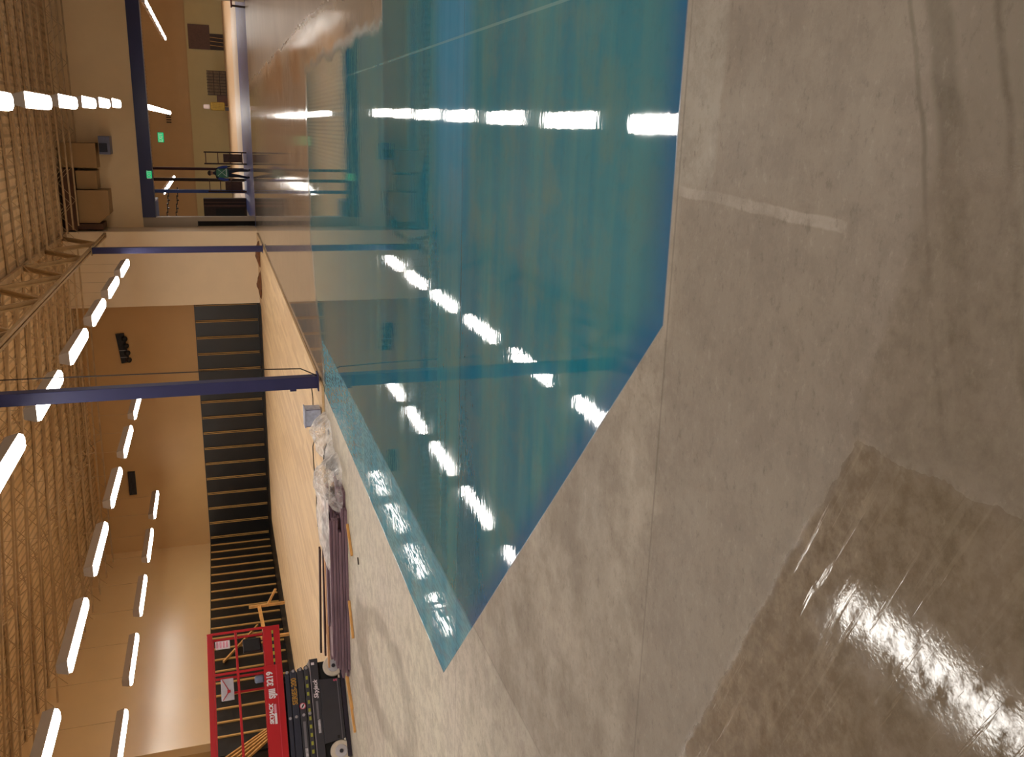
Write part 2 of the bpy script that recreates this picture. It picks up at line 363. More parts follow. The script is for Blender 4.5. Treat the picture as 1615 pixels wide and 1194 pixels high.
# annex beyond the opening
b=MB().box(-14,19,92,92.3,0,3.3); struct('wall_annex_back_lower',b,M_FARLOW)
b=MB().box(-14,19,92.3,92.5,3.3,7.1); struct('wall_annex_back',b,M_FARWALL)
b=MB().box(-14.3,-14,40.6,92,0,7.1); struct('wall_annex_left',b,M_FARWALL)
b=MB().box(14.0,14.3,40.6,92,0,7.1); struct('wall_annex_right',b,M_WALLP)
# raised timber floor
b=MB().box(-19,-4.33,14.8,38.3,.005,.045).box(-19,-7.3,38.3,40,.005,.045); struct('floor_timber',b,M_WOOD)
# black underlay margin
b=MB().box(-18.94,-16.9,24,39.94,.046,.052).box(-16.9,-7.3,37.3,39.94,.046,.052)
tag(b.build('underlay_sheet',M_SHEET),'black underlay laid as a border round the timber floor at the wall foot','underlay')
b=MB().box(-19,-7.35,39.955,39.995,.05,2.75)
tag(b.build('wall_sheeting',M_SHEET),'glossy black sheeting across lower back wall under the paired battens','wall sheeting')
b=MB().box(-18.995,-18.95,24.6,39.95,.05,2.75)
tag(b.build('wall_sheeting',M_SHEET),'glossy black sheeting along lower left wall under single battens','wall sheeting')

ORD=['first','second','third','fourth','fifth','sixth','seventh','eighth','ninth','tenth','eleventh','twelfth','thirteenth','fourteenth','fifteenth','sixteenth','seventeenth','eighteenth','nineteenth','twentieth']
# ---- battens, back wall (each a thin channel with the gap's shadow put in as a black groove)
proto=None
for i in range(16):
    x=-7.62-.738*i
    if proto is None:
        proto=MB().box(-.045,.045,.010,.03,.10,2.72).box(-.045,-.02,-.03,.012,.10,2.72).box(.02,.045,-.03,.012,.10,2.72).build('wall_batten',M_BATTEN)
        g=MB().box(-.019,.019,.0,.009,.10,2.72).build('groove_shadow',M_BLACK,proto); o=proto
    else: o=copy_tree(proto)
    o.location=(x,39.92,0)
    tag(o,'grooved pine batten on black back wall sheeting, %s from the pale wall bay'%ORD[i],'batten','paired battens on the back wall')
proto=None
for i in range(20):
    y=39.6-.742*i
    if y<25.0: break
    if proto is None:
        proto=MB().box(-.0,.05,-.032,.032,.08,2.72).build('wall_batten',M_BATTEN,bevel=.003); o=proto
    else: o=copy_tree(proto)
    o.location=(-18.949,y,0)
    tag(o,'plain pine batten on black left wall sheeting, %s from the far corner'%ORD[i],'batten','single battens on the left wall')

# ---- columns
def column(y,lab,box):
    t=empty('steel_column',(-4.37,y,0)); tag(t,lab,'column','columns along the timber floor edge')
    MB().box(-.105,.105,-.105,.105,.06,5.75).build('post',M_BLUE,t,bevel=.01)
    MB().box(-.15,.15,-.15,.15,.045,.065).build('base_plate',M_BLUE,t)
    if box:
        MB().box(-.155,-.106,-.05,.05,.43,.54).build('outlet_box',M_BLUE,t,bevel=.004)
    MB().box(-.16,.16,-.16,.16,5.75,5.775).build('cap_plate',M_GIRD,t)
    return t
column(15.35,'navy square steel column rising past the frame beside the plastic bin',True)
column(33.5,'navy square steel column against the pale far wall bay',False)

# ---- joist girder
t=empty('roof_girder',(-4.37,0,0)); tag(t,'cream steel truss girder spanning above the two navy columns','girder')
MB().box(-.09,-.02,12,38.25,5.78,5.86).box(.02,.09,12,38.25,5.78,5.86).box(-.02,.02,12,38.25,5.84,5.86).build('bottom_chord',M_GIRD,t)
MB().box(-.09,-.02,12,38.25,7.2,7.29).box(.02,.09,12,38.25,7.2,7.29).box(-.02,.02,12,38.25,7.2,7.215).build('top_chord',M_STEEL,t)
y=12.85; k=0
nodes=[]
while y<38.2: nodes.append(y); y+=1.87
for i in range(len(nodes)-1):
    z0,z1=(5.82,7.24) if i%2==0 else (7.24,5.82)
    MB().bar((-.05,nodes[i],z0),(-.05,nodes[i+1],z1),.05,.09).bar((.05,nodes[i],z0),(.05,nodes[i+1],z1),.05,.09).bar((0,nodes[i],z0),(0,nodes[i+1],z1),.07,.05).build('web',M_GIRD,t)

# ---- roof joists
def joist(x0,x1,y,lab,grp):
    t=empty('roof_joist',(x0,y,0)); tag(t,lab,'joist',grp)
    n=max(2,int(round((x1-x0)/.64))); 
    def zt(u): return deck_z(x0+(x1-x0)*u,y)-.05
    L=x1-x0; z0=zt(0);z1=zt(1)
    MB().bar((0,0,z0),(L,0,z1),.12,.05).build('top_chord',M_STEEL,t)
    MB().bar((.3,0,z0-.60),(L-.3,0,z1-.60),.10,.05).build('bottom_chord',M_STEEL,t)
    w=MB()
    for i in range(n):
        a=i/n;c=(i+1)/n; za=zt(a)-(.03 if i%2 else .58); zc=zt(c)-(.58 if i%2 else .03)
        w.bar((L*a,0,za),(L*c,0,zc),.016)
    w.build('web',M_STEEL,t)
ys=[21.4+1.43*i for i in range(13)]
for i,y in enumerate(ys):
    joist(-19,-4.46,y,'cream open-web roof joist over the timber floor, %s from the back wall'%ORD[len(ys)-1-i],'roof joists over the timber floor')
ys2=[28.0+1.43*i for i in range(9)]
for i,y in enumerate(ys2):
    joist(-4.28,XR,y,'brownish open-web roof joist over the polished floor, %s from the opening wall'%ORD[len(ys2)-1-i],'roof joists over the polished floor')
for i,(xb) in enumerate((-8.2,-13.0)):
    b=MB()
    for k in range(len(ys)-1):
        ya,yb=ys[k],ys[k+1]; b.bar((xb,ya,deck_z(xb,ya)-.63),(xb,yb,deck_z(xb,yb)-.12),.03)
        b.bar((xb,ya,deck_z(xb,ya)-.12),(xb,yb,deck_z(xb,yb)-.63),.03)
    tag(b.build('bridging_rod',M_STEEL),['row of crossed bridging angles between joists, nearer the columns','row of crossed bridging angles between joists, nearer the left wall'][i],'bridging')

# ---- fluorescent fixtures
LEN=2.44; PER=3.86
fx=empty('ceiling_light',(0,0,0))
hood=MB().prism([(-.15,.0),(-.14,.03),(-.09,.20),(.09,.20),(.14,.03),(.15,.0)],(0,0,0),'y',LEN).build('hood',M_HOOD,fx)
dif=MB().prism([(-.142,-.004),(-.13,-.055),(-.065,-.08),(.065,-.08),(.13,-.055),(.142,-.004)],(0,.04,0),'y',LEN-.08).build('lamp',LAMP,fx)
hang=MB().tube((0,.3,.20),(0,.3,2.3),.006,6).build('hanger',M_STEEL,fx)
hang2=MB().tube((0,LEN-.3,.20),(0,LEN-.3,2.3),.006,6).build('hanger',M_STEEL,fx)
first=True
rows=[(-4.88,16.1,'row above the columns',-5,5),(-9.86,16.1,'second row from the columns',-5,5),(-15.4,16.2,'row nearest the left wall',-5,5),(.42,14.45,'row over the teal floor',-5,5),(6.3,14.45,'row right of the teal floor',-5,5)]
nfx=0
for (x,y0,rl,k0,k1) in rows:
    ks=[k for k in range(k0,k1+2) if y0+PER*k+LEN<(39.3 if x>-4 else 36 if x>-15 else 38.5)]
    for k in ks:
        yy=y0+PER*k
        if x>6 and yy>28: continue
        o=fx if first else copy_tree(fx); first=False
        o.location=(x if abs(x-.42)>.01 else .24+.0175*(yy-14),yy,4.72)
        d=len(ks)-1-ks.index(k)
        tag(o,'hanging fluorescent light, %s from back wall in the %s'%(ORD[d],rl),'ceiling light','hanging fluorescent lights')
for (x,y0,rl) in [(.75,52.5,'centre row beyond the opening'),(-4.37,62.,'left row beyond the opening'),(6.6,57.5,'right row beyond the opening'),(-9.6,42.5,'added unseen outer left row beyond the opening'),(11.6,42.5,'added unseen outer right row beyond the opening')]:  # outer rows are added, out of view, to brighten the annex
    for k in range(0,12):
        yy=y0+PER*k*.95
        if yy>80: break
        o=copy_tree(fx); o.location=(x,yy,4.72)
        tag(o,'distant hanging fluorescent light, %s away in the %s'%(ORD[k],rl),'ceiling light','fluorescent lights beyond the opening')

# ---- things on the back wall and above the opening
t=empty('wall_bracket',(-8.75,40,5.95)); tag(t,'black bracket with four round heads high on the tan back wall','wall bracket')
MB().bar((0,-.06,-.14),(-1.30,-.06,-.28),.05,.34).build('back_plate',M_CASE,t)
for i in range(4):
    x=-.22-.31*i; z=-.20-.033*i
    MB().lathe([(.05,0),(.11,.05),(.12,.16),(.09,.2)],(x,-.09,z-.05),(0,-.8,-.6),12).build('lamp_head',M_BLACK,t,smooth=True)
    if i>1: MB().box(x+.09,x+.105,-.12,-.09,z-.15,z+.2).build('strap',M_HUB,t)
t=empty('wall_louver',(-15.62,40,5.87)); tag(t,'black rectangular louver box high on tan back wall','louver')
MB().box(-.55,.55,-.12,0,-.15,.15).build('casing',M_CASE,t,bevel=.01)
b=MB()
for k in range(5): b.box(-.5,.5,-.135,-.12,-.12+.05*k,-.10+.05*k)
b.build('louver_blade',M_DARK,t)
# soffit boxes / ducts
for nm,bx,lab in [('duct_box',(-1.82,-.88,38.9,40,5.95,7.2),'tan duct box above the opening, beside the grey unit heater'),
                  ('duct_box',(-2.64,-1.93,38.9,40,6.0,6.75),'small tan duct box above the opening, between two others'),
                  ('duct_box',(-3.95,-2.67,38.7,40,5.62,6.75),'large tan duct box above the opening, nearest pale wall bay')]:
    x0,x1,y0,y1,z0,z1=bx
    if z0==5.62: poly=[(x0+.35,z0),(x1,z0),(x1,z1),(x0,z1),(x0,z0+.4)]
    else: poly=[(x0,z0),(x1,z0),(x1,z1),(x0,z1)]
    b=MB().prism([(p[0],p[1]) for p in poly],(0,y0,0),'y',y1-y0-.002)
    tag(b.build(nm,M_DUCT,bevel=.01),lab,'duct','duct boxes above the opening')
b=MB().box(-4.2,-1.86,38.35,39.95,6.78,7.22).box(-4.2,-3.98,38.6,39.95,5.9,6.78)
tag(b.build('duct_plenum',M_DUCTD),'dark brown plenum above tan duct boxes near roof joists','duct')
t=empty('unit_heater',(-.85,39.9,5.36)); tag(t,'blue-grey unit heater hanging above the opening','heater')
MB().box(-.45,.25,-.9,.0,.06,.47).build('casing',M_HEAT,t,bevel=.02)
MB().box(-.36,-.02,-.93,-.9,.16,.46).build('grille',M_DARK2,t)
MB().tube((.2,-.4,.47),(.2,-.4,.52),.03).build('flue',M_HEAT,t)
MB().bar((-.45,-.45,.50),(.25,-.45,.50),.04).build('mounting_rail',M_HUB,t)

def exit_sign(loc,w,h,lab):
    t=empty('exit_sign',loc); tag(t,lab,'exit sign','green exit signs')
    MB().box(-w/2,w/2,-.0,.06,-h/2,h/2).build('housing',M_CASE,t)
    MB().box(-w/2+.02,w/2-.02,-.01,-.0,-h/2+.02,h/2-.02).build('face',M_GREEN,t)
    text('lettering','EXIT',h*.9,M_WHITE,t,(0,-.014,0),(1,0,0),(0,0,1),sx=.8)
exit_sign((-2.1,39.86,4.12),.34,.24,'lit green exit sign mounted on the navy fascia')
exit_sign((-1.05,69,5.0),.7,.42,'lit green exit sign far beyond the opening')

# ---- annex objects
def post(x,y,z1,r,m,lab):
    t=tag(MB().box(-r,r,-r,r,0,z1).build('annex_post',m),lab,'post'); t.location=(x,y,0)
post(-2.40,52,7.0,.07,M_MAROON,'slim maroon post behind the walking person')
post(-2.98,52,7.0,.08,M_SHELF,'slim near-black post between maroon and blue posts')
post(-3.60,52,7.0,.09,M_BLUEP,'pale blue post beside the dark cabinets beyond the opening')
t=empty('storage_cabinet',(-4.6,50.5,0)); tag(t,'dark brown cabinet at left edge of the opening','cabinet')
MB().box(-.62,.72,0,.7,.0,2.2).build('carcass',M_SHELF,t)
MB().box(-.55,.2,-.02,0,.1,1.6).build('door',M_BLACK,t)
MB().box(.3,.4,-.03,0,.05,2.18).build('rail',M_BROWNP,t); MB().box(.5,.56,-.03,0,.05,2.18).build('rail',M_BROWNP,t)
def rack(x,y,w,h,lab):
    t=empty('wire_rack',(x,y,0)); tag(t,lab,'rack','dark wire racks beyond the opening')
    for i in (0,1):
        for j in (0,1): MB().bar((w*i,.5*j,0),(w*i,.5*j,h),.05).build('upright',M_SHELF,t)
    for k in range(4): MB().box(0,w,0,.5,.2+k*(h-.3)/3,.24+k*(h-.3)/3).build('shelf',M_BROWNP,t)
    MB().box(.08,w-.08,.05,.45,.24,h*.55).build('load',M_BROWNP,t)
rack(-1.9,46.5,.55,2.0,'dark wire rack to the right of the walking person')
rack(-3.4,48.8,.6,1.9,'dark wire rack to the left of the walking person')
t=empty('loading_bay',(7.75,91.95,0)); tag(t,'dark maroon bay opening in far annex wall','bay')
MB().box(-1.1,1.05,-.08,0,1.2,3.1).build('panel',M_BROWNP,t); MB().box(-1.1,.3,-.08,0,0,1.2).build('recess',M_SHELF,t)
for k in range(3): MB().bar((-.8+.35*k,-.12,0),(-.7+.35*k,-.12,1.2),.05).build('slat',M_BATTEN,t)
t=empty('wire_cage',(2.5,88,0)); tag(t,'large dark wire cage standing against far annex wall','cage')
b=MB()
for k in range(9): b.bar((0+.26*k,0,0),(.26*k,0,1.7),.04)
for k in range(4): b.bar((0,0,.05+.53*k),(2.08,0,.05+.53*k),.05)
b.build('mesh_panel',M_SHELF,t); MB().box(0,2.1,.05,1.4,0,1.6).build('contents',mat('grey_contents',(110,92,72),.7,var=.2),t); MB().box(-.9,0,.0,1.2,0,.9).build('skid',M_BROWNP,t)
t=empty('canvas_cart',(1.3,84,0)); tag(t,'mustard canvas cart with a white bundle beyond the opening','cart')
MB().box(-.2,.5,0,.8,.3,1.5).build('bag',M_OLIVE,t,bevel=.1); MB().box(-.1,.3,.1,.7,1.55,2.1).build('bundle',M_WHITE,t,bevel=.1); MB().box(-.2,.1,0,.6,0,.3).build('chassis',M_DARK,t)
t=empty('stool',(4.72,39.6,0)); tag(t,'dark reddish stool at the right edge of the opening','stool')
MB().box(-.2,.2,-.2,.2,.5,.56).build('seat',mat('stool_red',(110,44,30),.5),t,bevel=.02)
for i in (-1,1):
    for j in (-1,1): MB().bar((.17*i,.17*j,0),(.14*i,.14*j,.5),.04).build('leg',M_SHELF,t)
for k in range(4):   # small dark fittings on the annex walls
    for q in range(2):
        t=tag(MB().box(-.3,.3,-.1,0,-.03,.03).box(-.04,.04,-.2,-.1,-.12,.03).build('wall_hook',M_CASE),'small dark hook on left annex wall, %s across and %s down'%(ORD[k],ORD[q]),'hook','dark hooks beyond the opening')
        t.location=(-5.9+.52*k,62,4.62-.55*q-.06*k)
for k in range(4):
    t=tag(MB().box(-.05,.05,-.06,0,-.22,.22).build('wall_grille_bar',M_CASE),'short dark bar high on annex wall, %s from the left'%ORD[k],'bar','four dark bars on annex wall')
    t.location=(.0+.22*k,91.9,5.3)

# ---- person walking beyond the opening
def skinned(name,pts,edges,radii,m,parent,levels=2):
    me=bpy.data.meshes.new(name); me.from_pydata(pts,edges,[]); o=bpy.data.objects.new(name,me); C.objects.link(o); o.parent=parent
    me.materials.append(m)
    md=o.modifiers.new('skin','SKIN'); 
    sl=me.skin_vertices[0] if me.skin_vertices else None
    if sl is None:
        me.attributes.new  # layer is created with the modifier
    for i,r in enumerate(radii):
        v=me.skin_vertices[0].data[i]; v.radius=(r,r) if not isinstance(r,tuple) else r; v.use_root=(i==0)
    s=o.modifiers.new('sub','SUBSURF'); s.levels=levels; s.render_levels=levels
    return o
per=empty('person',(-2.13,42.3,0),.25); tag(per,'person in green reflective vest and blue sleeves walking beyond the opening','person')
P=[(0,0,.98),(0,0,1.15),(0,0,1.38),(0,0,1.50),(0,-.01,1.60),(0,-.02,1.70),(0,-.01,1.80),
   (.19,0,1.44),(.27,-.03,1.18),(.26,-.16,.95),(.26,-.22,.87),
   (-.19,0,1.44),(-.27,.04,1.18),(-.27,.02,.93),(-.27,.0,.84),
   (.09,0,.92),(.11,-.16,.52),(.11,-.10,.10),(.12,-.27,.05),
   (-.09,0,.92),(-.10,.10,.52),(-.12,.36,.14),(-.12,.24,.06)]
Ed=[(0,1),(1,2),(2,3),(3,4),(4,5),(5,6),(2,7),(7,8),(8,9),(9,10),(2,11),(11,12),(12,13),(13,14),(0,15),(15,16),(16,17),(17,18),(0,19),(19,20),(20,21),(21,22)]
R=[.15,.14,.16,.07,.06,.10,.08,.075,.05,.038,.035,.075,.05,.038,.035,.10,.07,.05,.04,.10,.07,.05,.04]
try:
    body=skinned('body',P,Ed,R,M_PANT,per)
    skinned('head',[(0,-.005,1.58),(0,-.02,1.66),(0,-.015,1.74),(0,0,1.80)],[(0,1),(1,2),(2,3)],[.06,.09,.105,.08],M_SKIN,per)
    for s_,sl_ in ((1,[(.17,0,1.45),(.275,-.03,1.18),(.265,-.16,.97)]),(-1,[(-.17,0,1.45),(-.275,.04,1.18),(-.272,.02,.95)])):
        skinned('sleeve',sl_,[(0,1),(1,2)],[.09,.066,.055],M_JEAN,per)
    for sg,pp in ((1,[(.26,-.16,.96),(.262,-.19,.90),(.25,-.22,.84)]),(-1,[(-.27,.02,.94),(-.27,.01,.88),(-.265,-.01,.81)])):
        hnd=skinned('hand',pp,[(0,1),(1,2)],[.032,.04,.03],M_SKIN,per)
except Exception as e: print('skin failed',e)
v=MB().lathe([(.175,0),(.18,.12),(.19,.3),(.2,.42),(.15,.5),(.09,.52)],(0,0,.97),(0,0,1),20).build('vest',M_VEST,per,smooth=True); v.scale=(1.12,.85,1)
MB().bar((-.15,-.165,1.05),(.13,-.17,1.42),.045,.012).bar((.15,-.165,1.05),(-.13,-.17,1.42),.045,.012).bar((-.16,-.172,1.05),(.16,-.172,1.05),.012,.045).build('reflective_tape',M_STRIPE,v)
hh=MB().lathe([(.108,0),(.112,.05),(.085,.11),(.03,.135)],(0,-.005,1.72),(0,0,1),18).build('hair',M_CORD,per,smooth=True)

# ------------------------------------------------------------------ scissor lift
W1=Vector((-8.742,13.153)); D=Vector((-.7786,-.6275))
lift=empty('scissor_lift',(W1.x,W1.y,0),math.atan2(D.y,D.x)); tag(lift,'red and charcoal scissor lift parked at left before battened wall','scissor lift')
# local: x along the side (leftwards in view), +y toward viewer, z up
TX=(-1,0,0);TY=(0,0,1)
WD=-.81
for (x,y0) in ((0,-.16),(1.345,-.16),(0,WD),(1.345,WD)):
    near=y0==-.16
    w=MB().lathe([(.10,0),(.155,.0),(.17,.02),(.17,.14),(.155,.16),(.10,.16)],(x,y0,.17),(0,1,0),32).build('wheel',M_TIRE,lift,smooth=False)
    yy=.003 if near else WD-.003; sg=1 if near else -1
    MB().lathe([(.10,-.0),(.095,.012*sg),(.05,.014*sg)],(x,yy,.17),(0,1,0),24).build('hub',M_HUB,w)
    MB().lathe([(.035,0),(.03,.03*sg)],(x,yy,.17),(0,1,0),14).build('axle_nut',M_DARK,w)
b=MB().box(-.10,1.78,-.70,-.11,.10,.42).build('undercarriage',M_BLACK,lift)
b=MB().box(-.158,1.60,-.79,-.02,.42,.555).build('chassis_beam',M_DARK,lift,bevel=.006)
MB().box(-.158,1.60,-.022,-.012,.548,.562).build('beam_edge',mat('pale_edge',(140,132,140),.4),lift)  # lighter strip along the top edge of the beam
MB().prism([(.17,.10),(.22,.42),(1.19,.42),(1.19,.10),(1.1,.07),(.25,.07)],(0,-.05,0),'y',.05).build('side_tray',M_DARK,lift,bevel=.006) if False else None
tp=MB(); poly=[(.19,.42),(.21,.08),(1.16,.08),(1.20,.42)]
tp.prism(poly,(0,-.07,0),'y',.07); tray=tp.build('side_tray',M_DARK,lift,bevel=.006)
MB().box(.21,1.17,.0,.006,.125,.135).build('tray_crease',M_DGREY,tray)
MB().box(1.1,1.15,.0,.01,.17,.21).build('latch',M_BLACK,tray)
MB().box(-.03,1.45,-.10,.002,.005,.072).build('pothole_guard',mat('guard_dark',(34,24,40),.5),lift)
# scissor arms stacked
arms=[(.575,.655,M_DARK,.0),(.665,.765,M_DARK,.0),(.775,.885,M_DARK2,.0),(.895,.965,M_DARK2,.0)]
for i,(z0,z1,m_,yo) in enumerate(arms):
    tilt=.018*(-1)**i
    for yv in (-.10,-.70):
        a=MB(); x0=-.08+.02*i; pts=[(x0+.05,z0),(x0,z0+.03),(x0+.03,z1),(1.55,z1),(1.6,(z0+z1)/2),(1.55,z0)]
        a.prism(pts,(0,yv,0),'y',.075); o=a.build('scissor_arm',m_,lift,bevel=.008)
    for px in (-.03,.69,1.5):
        MB().lathe([(.026,0),(.026,.012),(.018,.02)],(px+.01*i,-.025,(z0+z1)/2),(0,1,0),14).build('pivot_pin',M_PIN,lift)
    for px in (.1,1.3): MB().tube((px,-.66,(z0+z1)/2),(px,-.1,(z0+z1)/2),.025).build('cross_tube',M_DARK,lift)
# hazard dashes on lowest arm
for k in range(11):
    MB().box(.10+.128*k,.158+.128*k,-.026,-.020,.600-.0005*k,.635-.0005*k).build('hazard_dash',M_YEL,lift)
# platform
MB().box(-.16,1.65,WD+.02,-.02,.99,1.04).build('platform_floor',M_DARK,lift)
side=MB().box(-.16,1.65,-.03,.0,.995,1.295).box(-.16,1.65,WD,WD+.03,.995,1.295).build('toe_board',M_RED,lift,bevel=.004)
MB().box(-.16,1.65,.0,.006,1.09,1.10).build('toe_board_crease',mat('red_light_edge',(210,60,80),.3),side)
ext=MB().box(-.80,-.14,-.045,-.015,.995,1.265).box(-.80,-.14,WD+.015,WD+.045,.995,1.265).box(-.80,-.77,WD+.02,-.02,.995,1.265).build('extension_toe_board',M_RED,lift,bevel=.004)
MB().box(-.80,-.14,WD+.03,-.03,.995,1.03).build('extension_deck',M_DARK,lift)
for k in range(5):
    MB().box(-.72+.115*k,-.665+.115*k,-.015,-.009,1.10,1.128).build('hazard_dash',M_YEL,lift)
    MB().box(-.665+.115*k,-.605+.115*k,-.015,-.010,1.10,1.128).build('hazard_dash',M_BLACK,lift)
def rail(p,q,r,nm='guardrail'):
    MB().bar(p,q,r,r*1.6 if nm=='top_rail' else r).build(nm,M_RED,lift,bevel=.006)
for yv in (-.03,WD+.03):
    rail((-.80,yv,2.11),(1.66,yv,2.14),.055,'top_rail')
    rail((-.80,yv,1.705),(1.66,yv,1.685),.038,'mid_rail')
    rail((-.785,yv,1.26),(-.785,yv,2.11),.04,'end_post')
    rail((-.135,yv,1.29),(-.135,yv,2.10),.04,'post')
    rail((1.64,yv,1.29),(1.64,yv,2.12),.04,'post')
rail((.12,WD+.03,1.29),(.12,WD+.03,1.98),.035,'post')
for z in (2.11,1.70): rail((-.785,WD+.03,z),(-.785,-.03,z),.04,'end_rail')
cb=MB().box(-.665,-.545,-.16,-.05,1.80,2.03).build('control_box',M_WHITE,lift,bevel=.005)
for k in range(4): MB().box(-.655,-.555,-.05,-.046,1.83+.05*k,1.865+.05*k).build('label_strip',M_PINK,cb)
db=MB().box(-.06,.28,-.12,-.06,1.775,1.975).build('document_box',mat('document_box_grey',(188,182,192),.4),lift,bevel=.006)
MB().bar((-.05,-.056,1.95),(.14,-.056,1.85),.006,.012).bar((.27,-.056,1.95),(.14,-.056,1.85),.006,.012).box(.12,.165,-.058,-.052,1.83,1.88).build('red_mark',M_RED,db)
MB().box(-.68,-.46,-.5,-.3,1.30,1.60).build('tool_tray',M_CASE,lift,bevel=.02)
jb=MB().lathe([(.055,0),(.06,.03),(.062,.13),(.04,.15)],(.02,-.12,1.295),(0,0,1),16).build('cable_drum',mat('slate_blue',(106,116,140),.5),lift,smooth=True)
# decals
text('model_lettering','3219',.135,M_WHITE,side,(.055,.004,1.203),TX,TY,bold=.006,sx=.85)
text('model_lettering','SJIII',.135,M_WHITE,side,(.29,.004,1.182),TX,TY,bold=.006,sx=.78)
text('maker_lettering','SKYJACK',.085,M_WHITE,side,(.605,.004,1.215),TX,TY,bold=.004,shear=.2,sx=.92)
MB().box(.60,.765,.001,.004,1.135,1.172).build('white_bar',M_WHITE,side); MB().box(.46,.595,.001,.004,1.135,1.172).build('pink_bar',M_PINK,side)
text('arm_lettering','SERIES-200',.115,M_GOLD,lift,(.31,-.02,.83),TX,TY,bold=.003,sx=.80)
text('beam_lettering','Skyjack',.10,M_WHITE,lift,(.335,-.012,.487),TX,TY,shear=.3,bold=.002)
MB().box(.52,.80,-.02,-.014,.470,.505).build('grey_label',M_DGREY,lift)
MB().box(.81,1.02,-.02,-.014,.458,.498).build('white_label',mat('pale_label',(178,172,180),.5,var=.3,scale=40),lift)
MB().box(.80,1.2,-.024,-.018,.695,.735).build('grey_label',M_DGREY,lift)
MB().box(1.21,1.5,-.024,-.018,.690,.735).build('white_label',mat('pale_label',(178,172,180),.5,var=.3,scale=40),lift)
MB().box(-.10,-.06,-.018,-.012,.48,.53).build('square_label',M_WHITE,lift)
MB().lathe([(.045,0),(.045,.004)],(.56,-.024,.72),(0,1,0),20).build('warning_disc',M_WHITE,lift)
rg=MB()
for k in range(20):
    a0=2*PI*k/20;a1=2*PI*(k+1)/20; rg.bar((.56+.046*math.cos(a0),-.018,.72+.046*math.sin(a0)),(.56+.046*math.cos(a1),-.018,.72+.046*math.sin(a1)),.008,.012)
rg.build('warning_ring',mat('ring_pink',(200,60,90),.4),lift)
MB().bar((.535,-.017,.70),(.585,-.017,.735),.012,.02).build('warning_figure',M_BLACK,lift)
text('s_mark','S',.08,mat('mark_pink',(220,90,120),.5),tray,(.235,.002,.16),TX,TY,bold=.003)

# ------------------------------------------------------------------ timber, plank pile and loose items
# leaning studs at the left behind the lift
for i in range(5):
    o=MB().bar((-18.55+.03*i,25.75-.10*i,.08),(-18.75+.03*i,24.05-.10*i,2.5-.16*i),.09,.045).build('pine_stud',M_PINE)
    tag(o,'pale pine stud leaning on left wall behind the lift, %s from the battens'%ORD[i],'stud','pine studs leaning behind the lift')
o=MB().bar((-18.7,31.6,1.0),(-18.88,29.7,2.3),.09,.06).build('pine_board',M_PINE); tag(o,'pine board leaning diagonally on the left wall seen through lift rails','board')
# small trestle frame of pale timber right of the lift
t=empty('timber_frame',(-16.4,27.5,.052)); tag(t,'small pale timber frame standing on black underlay beside the lift','timber frame')
MB().bar((-.4,2.2,.9),(-.5,-.6,.75),.07,.12).build('top_bar',M_PINE,t); MB().bar((-.4,2.2,0),(-.4,2.2,1.25),.09).build('leg',M_PINE,t); MB().bar((-.5,.2,0),(-.5,.2,1.1),.09).build('leg',M_PINE,t)
MB().bar((-.5,2.3,.62),(.25,2.1,.30),.07).build('brace',M_PINE,t)
# pile of stained planks
rnd=random.Random(3)
npk=0
px0,px1=-8.35,-5.35
layers=6
for L in range(layers):
    nb=9-(L//2)
    for k in range(nb):
        y=12.28+k*.155+rnd.uniform(-.004,.004)+(L%2)*.03+L*.02
        z=.0+L*.043
        xa=px0+rnd.uniform(-.12,.3); xb=px1+rnd.uniform(-.35,.15)+.1*L*(-1)
        if L==layers-1 and k in (3,): continue
        r=rnd.random()
        m_=M_PLANK if (k<=3 and not(L==layers-1 and k==3)) or r<.35 else (M_PLANKD if r<.8 else M_PLANKE)
        col={M_PLANK.name:'purple-brown',M_PLANKD.name:'dark brown',M_PLANKE.name:'pale raw-faced'}[m_.name]
        an=rnd.uniform(-.0012,.0012)
        o=MB().box(-(xb-xa)/2,(xb-xa)/2,-.068,.068,.0,.038).build('plank',m_,bevel=.003)
        o.location=((xa+xb)/2,y,z+.001); o.rotation_euler=(0,0,an+.0)
        lay=['lowest','second','third','fourth','fifth','topmost'][L]
        tag(o,'long %s plank in the %s layer of the pile, %s from the front'%(col,lay,ORD[k]),'plank','stained planks in the pile')
        npk+=1
ztop=layers*.043
for i,(xa,ya,xb,yb,dz,m_,lab) in enumerate([
    (-8.5,12.78,-6.2,12.86,0,M_PLANKE,'pale raw-faced plank lying loose along the top of the pile'),
    (-8.6,13.3,-5.9,13.05,0,M_PLANKD,'dark brown plank lying askew at the rear of the pile top'),
    (-8.75,13.65,-6.6,13.25,.04,M_PLANKD,'dark splintered plank overhanging the timber floor behind the pile'),
    (-7.6,12.55,-5.5,12.62,.0,M_PLANK,'purple-brown plank lying loose at the front of the pile top')]):
    o=MB().bar((xa,ya,0),(xb,yb,0),.10,.03).build('plank',m_,bevel=.003); o.location=(0,0,ztop+.02+dz); tag(o,lab,'plank','loose planks on the pile')
# loose sticks on the concrete
for (xa,ya,xb,yb,w,lab) in [(-8.62,12.6,-9.05,11.75,.05,'long pine stick on concrete in front of the lift wheel'),(-8.56,12.5,-8.80,11.98,.045,'shorter pine stick beside the long one before the lift'),
    (-6.95,12.08,-7.38,11.72,.05,'short pine offcut poking out from the pile front near the lift'),(-5.68,12.08,-5.98,11.66,.045,'small pine offcut poking out from the pile near the film')]:
    o=MB().bar((xa,ya,.02),(xb,yb,.02),w,.035).build('pine_stick',M_PINE,bevel=.003); tag(o,lab,'stick','loose pine sticks on the concrete')
